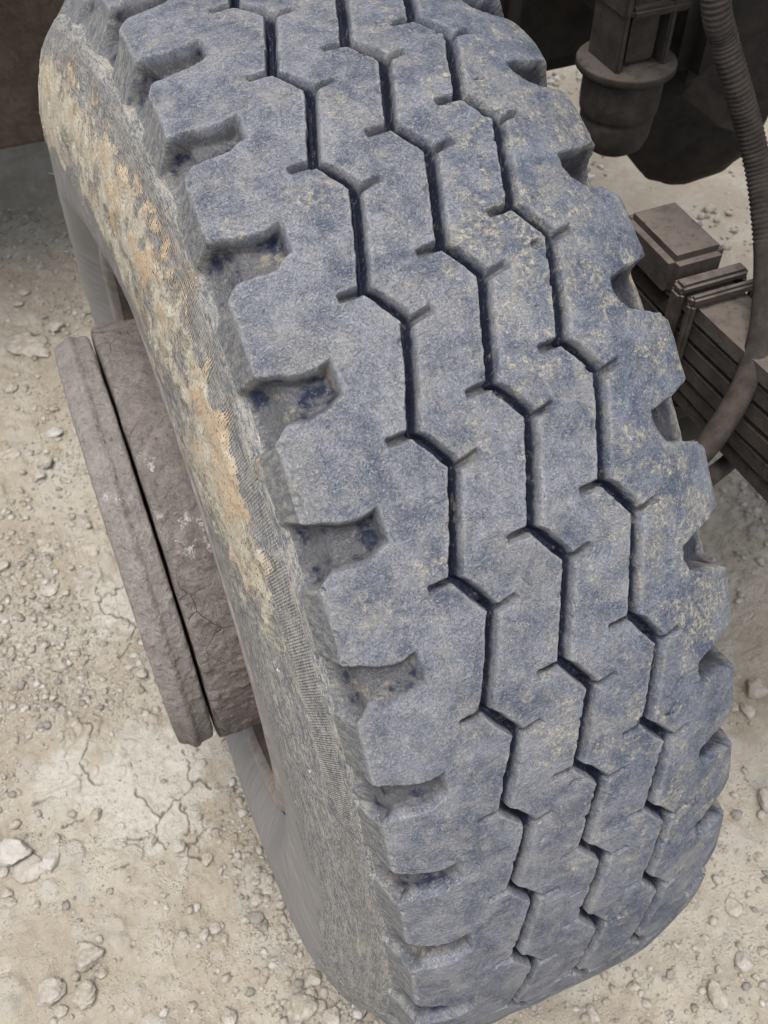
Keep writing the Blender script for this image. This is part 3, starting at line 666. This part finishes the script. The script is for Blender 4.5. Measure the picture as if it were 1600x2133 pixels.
# loaded bulge low on the wall, away from the camera
aw = np.degrees(A) % 360
bul = sstep(44, 98, aw) * (1 - sstep(308, 346, aw)) + sstep(1e-3, -25, np.where(aw > 180, aw - 360, 999)) * 0
xx = xx + np.sign(EL) * (np.abs(EL) > .255) * bul * .038 * sstep(.975, .89, Rb) * sstep(.56, .66, Rb)
AT = A + TILT
VX = xx * R; VY = -rr * R * np.cos(AT); VZ = rr * R * np.sin(AT) + CZ
VZ = np.maximum(VZ, .003 + .0 * VZ)
P3 = np.stack([VX, VY, VZ], -1)
nR, nC = P3.shape[:2]
# normals from the whole grid so that parts join without seams
du = np.roll(P3, -1, 0) - np.roll(P3, 1, 0); dv = np.gradient(P3, axis=1)
NN = np.cross(dv, du); NN /= np.linalg.norm(NN, axis=-1, keepdims=True) + 1e-12
ctr = P3 - np.stack([VX * .6, np.zeros_like(VX), np.full_like(VX, CZ)], -1)
if (np.einsum('ijk,ijk->ij', NN, ctr) < 0).mean() > .5: NN = -NN
FL = grid_faces(nR, nC, wrap=True)
fr = np.repeat(np.arange(nR), nC - 1); fc = np.tile(np.arange(nC - 1), nR)
# test orientation
a_, b_, c_ = P3.reshape(-1, 3)[FL[5000, 0]], P3.reshape(-1, 3)[FL[5000, 1]], P3.reshape(-1, 3)[FL[5000, 2]]
if np.dot(np.cross(b_ - a_, c_ - b_), NN.reshape(-1, 3)[FL[5000, 0]]) < 0: FL = FL[:, ::-1]
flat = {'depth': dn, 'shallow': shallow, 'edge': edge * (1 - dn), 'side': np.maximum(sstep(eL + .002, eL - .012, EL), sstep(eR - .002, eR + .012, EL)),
        'dust': sstep(-.12, .2, EL) + .35 * sstep(1, -3, SS), 'mud': mud, 'grey': grey, 'strip': strip, 'clod': np.clip(sstep(.50, .66, fbm(PY * 26, EL * 26, 83, 4)) * sstep(15, 35, adeg) * (1 - sstep(62, 95, adeg)) * sstep(.80, .84, Rb), 0, .55)}
TC = np.stack([PY * R, EL * R, np.zeros_like(EL)], -1).reshape(-1, 3)
Pf, Nf = P3.reshape(-1, 3), NN.reshape(-1, 3)
def sub_mesh(name, sel, mat, parent, keys, normals=True):
    F = FL[sel]; uq, inv = np.unique(F.ravel(), return_inverse=True)
    me = mesh_np(name, Pf[uq], inv.reshape(F.shape))
    for k in keys: attr(me, k, flat[k].reshape(-1)[uq])
    attr(me, 'tc', TC[uq], 'FLOAT_VECTOR')
    if normals: me.normals_split_custom_set_from_vertices(Nf[uq])
    return link(name, me, mat, parent)
# column classes
def col_of(e): return int(np.searchsorted(E0, e))
cg = [col_of(emid[i] + GW[i] * .5) for i in range(3)]
cSL, cSR = col_of(eL - .056), col_of(eR + .07); cNL, cNR = col_of(-.168), col_of(.176)
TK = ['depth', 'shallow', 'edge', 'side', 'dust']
sideL = fc < cSL; sideR = fc >= cSR
carc = sub_mesh('tyre', sideL | sideR, M_SIDE, wheel, ['mud', 'grey', 'strip', 'clod'])
bounds = [cNL, cg[0], cg[1], cg[2], cNR]
rib_objs = []
for i in range(4):
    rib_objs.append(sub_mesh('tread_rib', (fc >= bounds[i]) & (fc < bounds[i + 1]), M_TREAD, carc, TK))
Sm = (S[fr])
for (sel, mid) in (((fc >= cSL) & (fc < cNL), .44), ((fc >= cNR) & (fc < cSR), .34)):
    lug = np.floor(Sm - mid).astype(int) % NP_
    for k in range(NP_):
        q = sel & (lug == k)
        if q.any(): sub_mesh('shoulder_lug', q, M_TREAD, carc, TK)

# lathe helper about the wheel axis (x, r in metres)
def lathe_x(name, prof, mat, parent, seg=96, centre=(0, 0, CZ), noise=0.0, seed=1, white=None, dense=1):
    prof = np.array(prof, float)
    if dense > 1:
        t = np.arange(len(prof)); tt = np.linspace(0, len(prof) - 1, (len(prof) - 1) * dense + 1)
        prof = np.stack([np.interp(tt, t, prof[:, 0]), np.interp(tt, t, prof[:, 1])], 1)
    an = np.linspace(0, 2 * math.pi, seg, endpoint=False)[:, None]
    x = np.broadcast_to(prof[None, :, 0], (seg, len(prof))).copy(); r = np.broadcast_to(prof[None, :, 1], (seg, len(prof))).copy()
    if noise:
        nzz = (fbm(x * 40 + seed, np.broadcast_to(an, x.shape) * r * 40, seed, 4) - .5) + 1.1 * np.clip(fbm(x * 230, np.broadcast_to(an, x.shape) * r * 230, seed + 5, 3) - .5, -.1, 1) + 2.6 * np.clip(fbm(x * 90, np.broadcast_to(an, x.shape) * r * 90, seed + 9, 3) - .56, 0, 1)
        r = r + nzz * noise; x = x + (fbm(x * 30 + 7, np.broadcast_to(an, x.shape) * 14, seed + 3, 3) - .5) * noise * .6
    V = np.stack([x + centre[0], -r * np.cos(an) + centre[1], r * np.sin(an) + centre[2]], -1).reshape(-1, 3)
    F = grid_faces(seg, len(prof), True)
    me = mesh_np(name, V, F)
    if white is not None: attr(me, 'white', np.exp(-((V[:, None, :] - np.array([w[:3] for w in white])[None]) ** 2).sum(-1) / np.array([w[3] for w in white])[None] ** 2).max(1))
    return link(name, me, mat, parent)
def x_(v): return v * R
rim = lathe_x('rim', [(x_(-.300), x_(.600)), (x_(-.313), x_(.588)), (x_(-.3225), x_(.572)), (x_(-.3225), x_(.556)), (x_(-.314), x_(.548)), (x_(-.302), x_(.543))], M_RIMLIP, wheel, 160, noise=.0012)
lathe_x('rim_barrel', [(x_(-.304), x_(.545)), (x_(-.27), x_(.528)), (x_(-.19), x_(.515)), (x_(-.12), x_(.488)), (x_(.0), x_(.475)), (x_(.15), x_(.475)), (x_(.28), x_(.505)), (x_(.312), x_(.535))], M_RIM, rim, 128, noise=.002)
lathe_x('wheel_disc', [(x_(.06), x_(.477)), (x_(.02), x_(.46)), (x_(-.06), x_(.435)), (x_(-.10), x_(.41)), (x_(-.10), x_(.10)), (x_(-.10), .001)], M_RIM, rim, 96, noise=.002)

# the muddy hub: drum and outer flange
def hubpt(x, a, r): return (x * R, -r * R * math.cos(math.radians(a) + TILT), r * R * math.sin(math.radians(a) + TILT) + CZ)
wh = [(*hubpt(-.34, 26, .415), .022), (*hubpt(-.33, 21, .415), .016), (*hubpt(-.43, 38, .412), .010), (*hubpt(-.425, 26, .412), .014), (*hubpt(-.375, 42, .415), .010)]
hub = lathe_x('hub', [(x_(-.09), x_(.412)), (x_(-.22), x_(.413)), (x_(-.29), x_(.415)), (x_(-.34), x_(.4165)), (x_(-.376), x_(.417)), (x_(-.383), x_(.414)), (x_(-.386), x_(.406)), (x_(-.387), x_(.38)), (x_(-.387), x_(.15)), (x_(-.387), .001)], M_HUB, wheel, 900, noise=.0034, seed=5, white=wh, dense=9)
flp = [(-.3925, .20), (-.3925, .38), (-.3920, .398), (-.394, .405), (-.3975, .4075), (-.411, .4090), (-.418, .4105), (-.4235, .4145), (-.428, .4160), (-.4325, .4145), (-.438, .4095), (-.446, .4055), (-.453, .4025), (-.458, .398), (-.460, .388), (-.458, .375), (-.440, .370), (-.436, .20)]
flange = lathe_x('hub_flange', [(x_(a), x_(b)) for a, b in flp], M_FLANGE, wheel, 900, noise=.0019, seed=15, white=wh, dense=5)
lathe_x('hub_cap', [(x_(-.430), x_(.205)), (x_(-.442), x_(.20)), (x_(-.449), x_(.18)), (x_(-.453), x_(.13)), (x_(-.455), x_(.07)), (x_(-.455), .001)], M_HUB, flange, 64, noise=.001, white=wh, dense=3)
import bmesh
def bolt_mesh(r, h):
    bm = bmesh.new(); bmesh.ops.create_cone(bm, cap_ends=True, segments=6, radius1=r, radius2=r * .92, depth=h)
    me = bpy.data.meshes.new('bolt'); bm.to_mesh(me); bm.free(); me.materials.append(M_HUB); return me
bme = bolt_mesh(.012, .014)
for k in range(10):
    a = k * 2 * math.pi / 10
    o = bpy.data.objects.new('bolt', bme); COL.objects.link(o); o.parent = flange
    o.rotation_euler = (0, math.pi / 2, 0); o.location = (x_(-.442), .30 * R * math.cos(a), .30 * R * math.sin(a) + CZ)

# thin moulding hairs on the wall
HA = [(118, .93), (122, .78), (128, .90), (133, .74), (140, .84), (150, .95), (160, .80), (172, .88), (238, .66), (244, .88), (247, .72), (252, .74), (258, .93), (263, .95), (268, .78), (274, .92), (281, .95), (288, .86), (293, .90), (301, .93), (308, .9), (316, .94)]
hb = np.stack([np.cos(np.arange(5) * 2 * math.pi / 5), np.sin(np.arange(5) * 2 * math.pi / 5)], 1)
for k, (ad, rho) in enumerate(HA):
    i = int(np.argmin(np.abs(((adeg[:, 3] - ad + 180) % 360) - 180))); j = int(np.argmin(np.abs(Rb[i, :cSL] - rho)))
    p = P3[i, j]; n = NN[i, j]; tdir = du[i, j] / np.linalg.norm(du[i, j])
    bdir = np.cross(n, tdir); L = rng.uniform(.008, .016)
    tip = p + n * L * rng.uniform(.35, .8) + bdir * L * rng.uniform(-.2, .5) + tdir * L * rng.uniform(-.7, .7)
    mid = (p + tip) / 2 + n * L * .12
    rings = []
    for c, r0 in ((p - n * .002, .00115), (mid, .0010), (tip, .0006)):
        rings.append(c[None] + (hb[:, :1] * tdir[None] + hb[:, 1:] * bdir[None]) * r0)
    me = mesh_np('rubber_hair', np.concatenate(rings), np.concatenate([[[q * 5 + t, q * 5 + (t + 1) % 5, q * 5 + 5 + (t + 1) % 5, q * 5 + 5 + t] for t in range(5)] for q in range(2)]))
    link('rubber_hair', me, M_HAIR, carc)

# ------------------------------------------------------------------ underside of the truck
truck = empty('truck_chassis', (0, 0, 0))
tag(truck, 'dark dusty underside of the truck with leaf spring behind the wheel', 'truck chassis')
def box_bm(bm, c, s, rot=None, bev=.004):
    r = bmesh.ops.create_cube(bm, size=1.0); vs = r['verts']
    for v in vs: v.co = Vector((v.co.x * s[0], v.co.y * s[1], v.co.z * s[2]))
    if bev:
        es = list({e for v in vs for e in v.link_edges})
        rb = bmesh.ops.bevel(bm, geom=es, offset=min(bev, min(s) * .3), segments=2, affect='EDGES')
        vs = list({v for f in rb['faces'] for v in f.verts} | {v for v in vs if v.is_valid})
    Mx = Matrix.Translation(Vector(c)) @ (rot.to_4x4() if rot is not None else Matrix())
    for v in vs: v.co = Mx @ v.co
def bm_obj(name, bm, mat, parent, smooth=False):
    me = bpy.data.meshes.new(name); bm.to_mesh(me); bm.free()
    for p in me.polygons: p.use_smooth = smooth
    return link(name, me, mat, parent)
def box(name, c, s, mat, parent, rot=None, bev=.004):
    bm = bmesh.new(); box_bm(bm, c, s, rot, bev); return bm_obj(name, bm, mat, parent)
def lathe_z(name, prof, c, mat, parent, seg=48, axis=None, noise=0.0):
    an = np.linspace(0, 2 * math.pi, seg, endpoint=False)[:, None]; prof = np.array(prof)
    r = np.broadcast_to(prof[None, :, 0], (seg, len(prof))).copy(); z = np.broadcast_to(prof[None, :, 1], (seg, len(prof)))
    if noise: r = r + (fbm(z * 60 + 3, np.broadcast_to(an, z.shape) * 5, 5, 3) - .5) * noise
    V = np.stack([r * np.cos(an), r * np.sin(an), z], -1).reshape(-1, 3)
    if axis is not None:
        q = Vector((0, 0, 1)).rotation_difference(Vector(axis)).to_matrix(); V = V @ np.array(q).T
    V = V + np.array(c)
    return link(name, mesh_np(name, V, grid_faces(seg, len(prof), True)), mat, parent)

# unseen body above and behind, sized for the shade it throws; frame rails
box('cab_floor', (-.15, 2.25, 1.26), (1.7, 2.7, .12), M_CHASSIS, truck)
box('shade_shelf', (-.50, 1.24, .78), (1.30, .36, .04), M_CHASSIS, truck)  # added out of view to darken the ground before the guard
box('side_shade_plate', (-.98, 1.85, .50), (.03, 1.2, .72), M_CHASSIS, truck)  # unseen plate, added to keep side light off that ground
box('cab_body', (.60, .80, 1.95), (.54, 2.8, 1.36), M_CHASSIS, truck, bev=.03)  # unseen cab, cut narrow: blocks skylight at right, leaves the far ground bright
box('battery_box', (.74, .40, .97), (.36, .30, .44), M_DARK, truck, bev=.02)
rail = box('frame_rail', (.452, 1.535, .965), (.012, 2.6, .20), M_CHASSIS, truck)
box('rail_lip', (.497, 1.535, .868), (.078, 2.6, .012), M_CHASSIS, rail); box('rail_lip', (.497, 1.535, 1.062), (.078, 2.6, .012), M_CHASSIS, rail)
for y in (.40, .55, .70):
    lathe_z('rivet', [(0, .010), (.008, .009), (.012, .004), (.013, 0)], (.446, y, .90), M_CHASSIS, rail, 10, axis=(-1, 0, 0))
box('cross_member', (.56, 1.05, .86), (.72, .10, .62), M_DARK, truck)
box('engine_sump', (.66, .74, .80), (.40, .36, .36), M_DARK, truck, bev=.04)
axle = lathe_x('axle_beam', [(.17, .001), (.17, .075), (.30, .070), (.42, .062), (.62, .066), (.80, .09), (.95, .16), (1.10, .165), (1.25, .16), (1.40, .09), (1.9, .07)], M_DARK, truck, 40, centre=(0, 0, .50))
HC = np.array([.850, .60, .535])
lathe_z('gearbox_housing', [(.001, -.12), (.08, -.12), (.112, -.10), (.124, -.05), (.125, .0), (.134, .004), (.134, .024), (.124, .03), (.12, .2), (.10, .4), (.001, .4)], tuple(HC), M_DARK, truck, 64, axis=(.25, .8, .15), noise=.010)
# bump stop under the rail
stop = box('bump_stop', (.484, .270, .853), (.048, .045, .100), M_CHASSIS, truck, bev=.006)
box('rib', (.453, .270, .848), (.008, .066, .096), M_CHASSIS, stop, bev=.002); box('rib', (.515, .270, .848), (.008, .066, .096), M_CHASSIS, stop, bev=.002)
lathe_z('flange_plate', [(.001, .005), (.058, .005), (.060, .003), (.060, -.004), (.058, -.006), (.001, -.006)], (.484, .270, .798), M_CHASSIS, stop, 48)
lathe_z('rubber_buffer', [(.001, .0), (.047, 0), (.049, -.004), (.0490, -.030), (.0480, -.046), (.0462, -.050), (.0445, -.052), (.0455, -.056), (.044, -.078), (.039, -.092), (.028, -.100), (.001, -.103)], (.484, .270, .789), M_RUBBER, stop, 48)
# angled bracket right of the bump stop
bm = bmesh.new()
pts = [(.537, .22, .768), (.542, .21, .789), (.584, .16, .864), (.598, .12, .814), (.572, .12, .759), (.563, .17, .749)]
fr_ = [bm.verts.new(p) for p in pts]; bk_ = [bm.verts.new((p[0] + .01, p[1] + .02, p[2] - .012)) for p in pts]
bm.faces.new(fr_); bm.faces.new(bk_[::-1])
for i in range(6): bm.faces.new((fr_[i], bk_[i], bk_[(i + 1) % 6], fr_[(i + 1) % 6]))
bmesh.ops.recalc_face_normals(bm, faces=bm.faces)
bm_obj('bracket', bm, M_CHASSIS, truck)
# leaf spring: leaves run along the truck, clamped above the axle
spring = empty('leaf_spring', (0, 0, 0)); spring.parent = truck
SXC, SW = .408, .064
def leaf(k):
    half = .62 - .055 * k; ztop = .712 - .0225 * k; t = .0150
    ys = np.linspace(-half, .085 - .004 * k, 30); P = []
    for y in ys:
        zc = ztop - .001 * k * math.sin(9 * y + k) + .22 * y * y - (.02 * max(0, abs(y) - .3))
        P.append([(SXC - SW / 2, y, zc - t), (SXC - SW / 2 + .002, y, zc), (SXC + SW / 2 - .002, y, zc), (SXC + SW / 2, y, zc - t)])
    V = np.array(P).reshape(-1, 3); F = [[i * 4 + j, i * 4 + (j + 1) % 4, i * 4 + 4 + (j + 1) % 4, i * 4 + 4 + j] for i in range(29) for j in range(4)]
    F += [[0, 1, 2, 3], [119, 118, 117, 116]]
    me = mesh_np('leaf', V, np.array(F), smooth=False)
    return link('leaf', me, M_SPRING if k == 0 else M_CHASSIS, spring)
for k in range(6): leaf(k)
box('clamp_plate', (.401, .014, .722), (.068, .100, .050), M_SPRING, spring, bev=.008)
for y, w_ in ((-.050, .018), (-.075, .010)):
    bm = bmesh.new()
    box_bm(bm, (SXC, y, .724), (SW + .020, w_, .012), None, .006); box_bm(bm, (SXC - SW / 2 - .006, y, .636), (.010, w_, .17), None, .003); box_bm(bm, (SXC + SW / 2 + .006, y, .636), (.010, w_, .17), None, .003)
    bm_obj('u_bolt', bm, M_SPRING, spring)
box('saddle', (SXC, 0, .556), (.10, .15, .03), M_CHASSIS, spring)

# guard panel behind the wheel, with a rolled lower lip
def guard():
    n, m_ = 90, 120; u = np.linspace(-.95, .30, m_); v = np.linspace(0, 1, n)
    U, Vv = np.meshgrid(u, v)
    z = .270 + Vv * .86; y = 1.30 + .05 * (1 - Vv) ** 2
    y = y + .012 * np.sin(np.clip((Vv - .02) / .05, 0, 1) * math.pi) * -1 + (fbm(U * 9, Vv * 9, 88, 4) - .5) * .018 + (fbm(U * 45, Vv * 45, 90, 3) - .5) * .006
    z = z + (fbm(U * 8, Vv * 0, 93, 3) - .5) * .02 * (1 - Vv)
    F0 = np.stack([U, y, z], -1).reshape(-1, 3); B0 = F0 + np.array([0, .018, 0])
    fa = grid_faces(n, m_); fb = fa[:, ::-1] + n * m_
    bot = np.array([[j + 1, j, j + n * m_, j + 1 + n * m_] for j in range(m_ - 1)])
    lft = np.array([[i * m_, (i + 1) * m_, (i + 1) * m_ + n * m_, i * m_ + n * m_] for i in range(n - 1)]); rgt = lft[:, ::-1] + m_ - 1
    me = mesh_np('mud_guard', np.concatenate([F0, B0]), np.concatenate([fa, fb, bot, lft, rgt]))
    return link('mud_guard', me, M_PANEL, truck)
guard()

# corrugated hoses
def catmull(P, n):
    P = np.array(P); P = np.concatenate([[2 * P[0] - P[1]], P, [2 * P[-1] - P[-2]]]); out = []
    for i in range(1, len(P) - 2):
        t = np.linspace(0, 1, n, endpoint=False)[:, None]; a, b, c, d = P[i - 1], P[i], P[i + 1], P[i + 2]
        out.append(.5 * (2 * b + (c - a) * t + (2 * a - 5 * b + 4 * c - d) * t ** 2 + (3 * b - a - 3 * c + d) * t ** 3))
    return np.concatenate(out + [P[-2:-1]])
def tube(path, rad, pitch=None, amp=0.0, seg=18):
    L = np.concatenate([[0], np.cumsum(np.linalg.norm(np.diff(path, axis=0), axis=1))])
    n = int(L[-1] / (pitch / 6 if pitch else .006)); u = np.linspace(0, L[-1], n)
    c = np.stack([np.interp(u, L, path[:, k]) for k in range(3)], 1); T = np.gradient(c, axis=0); T /= np.linalg.norm(T, axis=1)[:, None]
    ref = np.array([.55, .75, -.35]); B = np.cross(T, ref); B /= np.linalg.norm(B, axis=1)[:, None]; N = np.cross(B, T)
    r = np.full(n, rad)
    if pitch: r = r + amp * np.clip(np.sin(u / pitch * 2 * math.pi) * 1.6, -1, 1)
    an = np.linspace(0, 2 * math.pi, seg, endpoint=False)
    V = c[:, None] + r[:, None, None] * (np.cos(an)[None, :, None] * B[:, None] + np.sin(an)[None, :, None] * N[:, None])
    V = V.reshape(-1, 3); F = np.array([[i * seg + j, i * seg + (j + 1) % seg, (i + 1) * seg + (j + 1) % seg, (i + 1) * seg + j] for i in range(n - 1) for j in range(seg)])
    return V, F
HP = [(.352, .02, 1.08), (.368, 0, .991), (.387, 0, .955), (.402, -.01, .922), (.422, -.02, .881), (.435, -.04, .839), (.432, -.07, .805), (.425, -.1, .771), (.405, -.14, .73), (.377, -.17, .701), (.348, -.19, .678), (.325, -.2, .656), (.309, -.2, .635), (.285, -.19, .60), (.25, -.15, .56)]
path = catmull(HP, 12)
k1 = int(len(path) * .47)
hose = empty('corrugated_hose', (.384, 0, 1.019)); tag(hose, 'ribbed grey hose hanging down in front of the leaf spring', 'hose')
V, F = tube(path[:k1 + 1], .0124, .0048, .0006); link('ribbed_sleeve', mesh_np('ribbed_sleeve', V, F), M_HOSE, hose)
V, F = tube(path[k1:], .0126); link('smooth_end', mesh_np('smooth_end', V, F), M_HOSE, hose)
HP2 = [(.53, -.15, .66), (.472, -.15, .61), (.453, -.15, .572), (.418, -.16, .562), (.382, -.17, .556), (.344, -.18, .554), (.30, -.17, .54)]
V, F = tube(catmull(HP2, 12), .0100); o = link('rubber_pipe', mesh_np('rubber_pipe', V, F), M_HOSE)
tag(o, 'thin smooth rubber pipe curving below the ribbed hose at right', 'pipe')
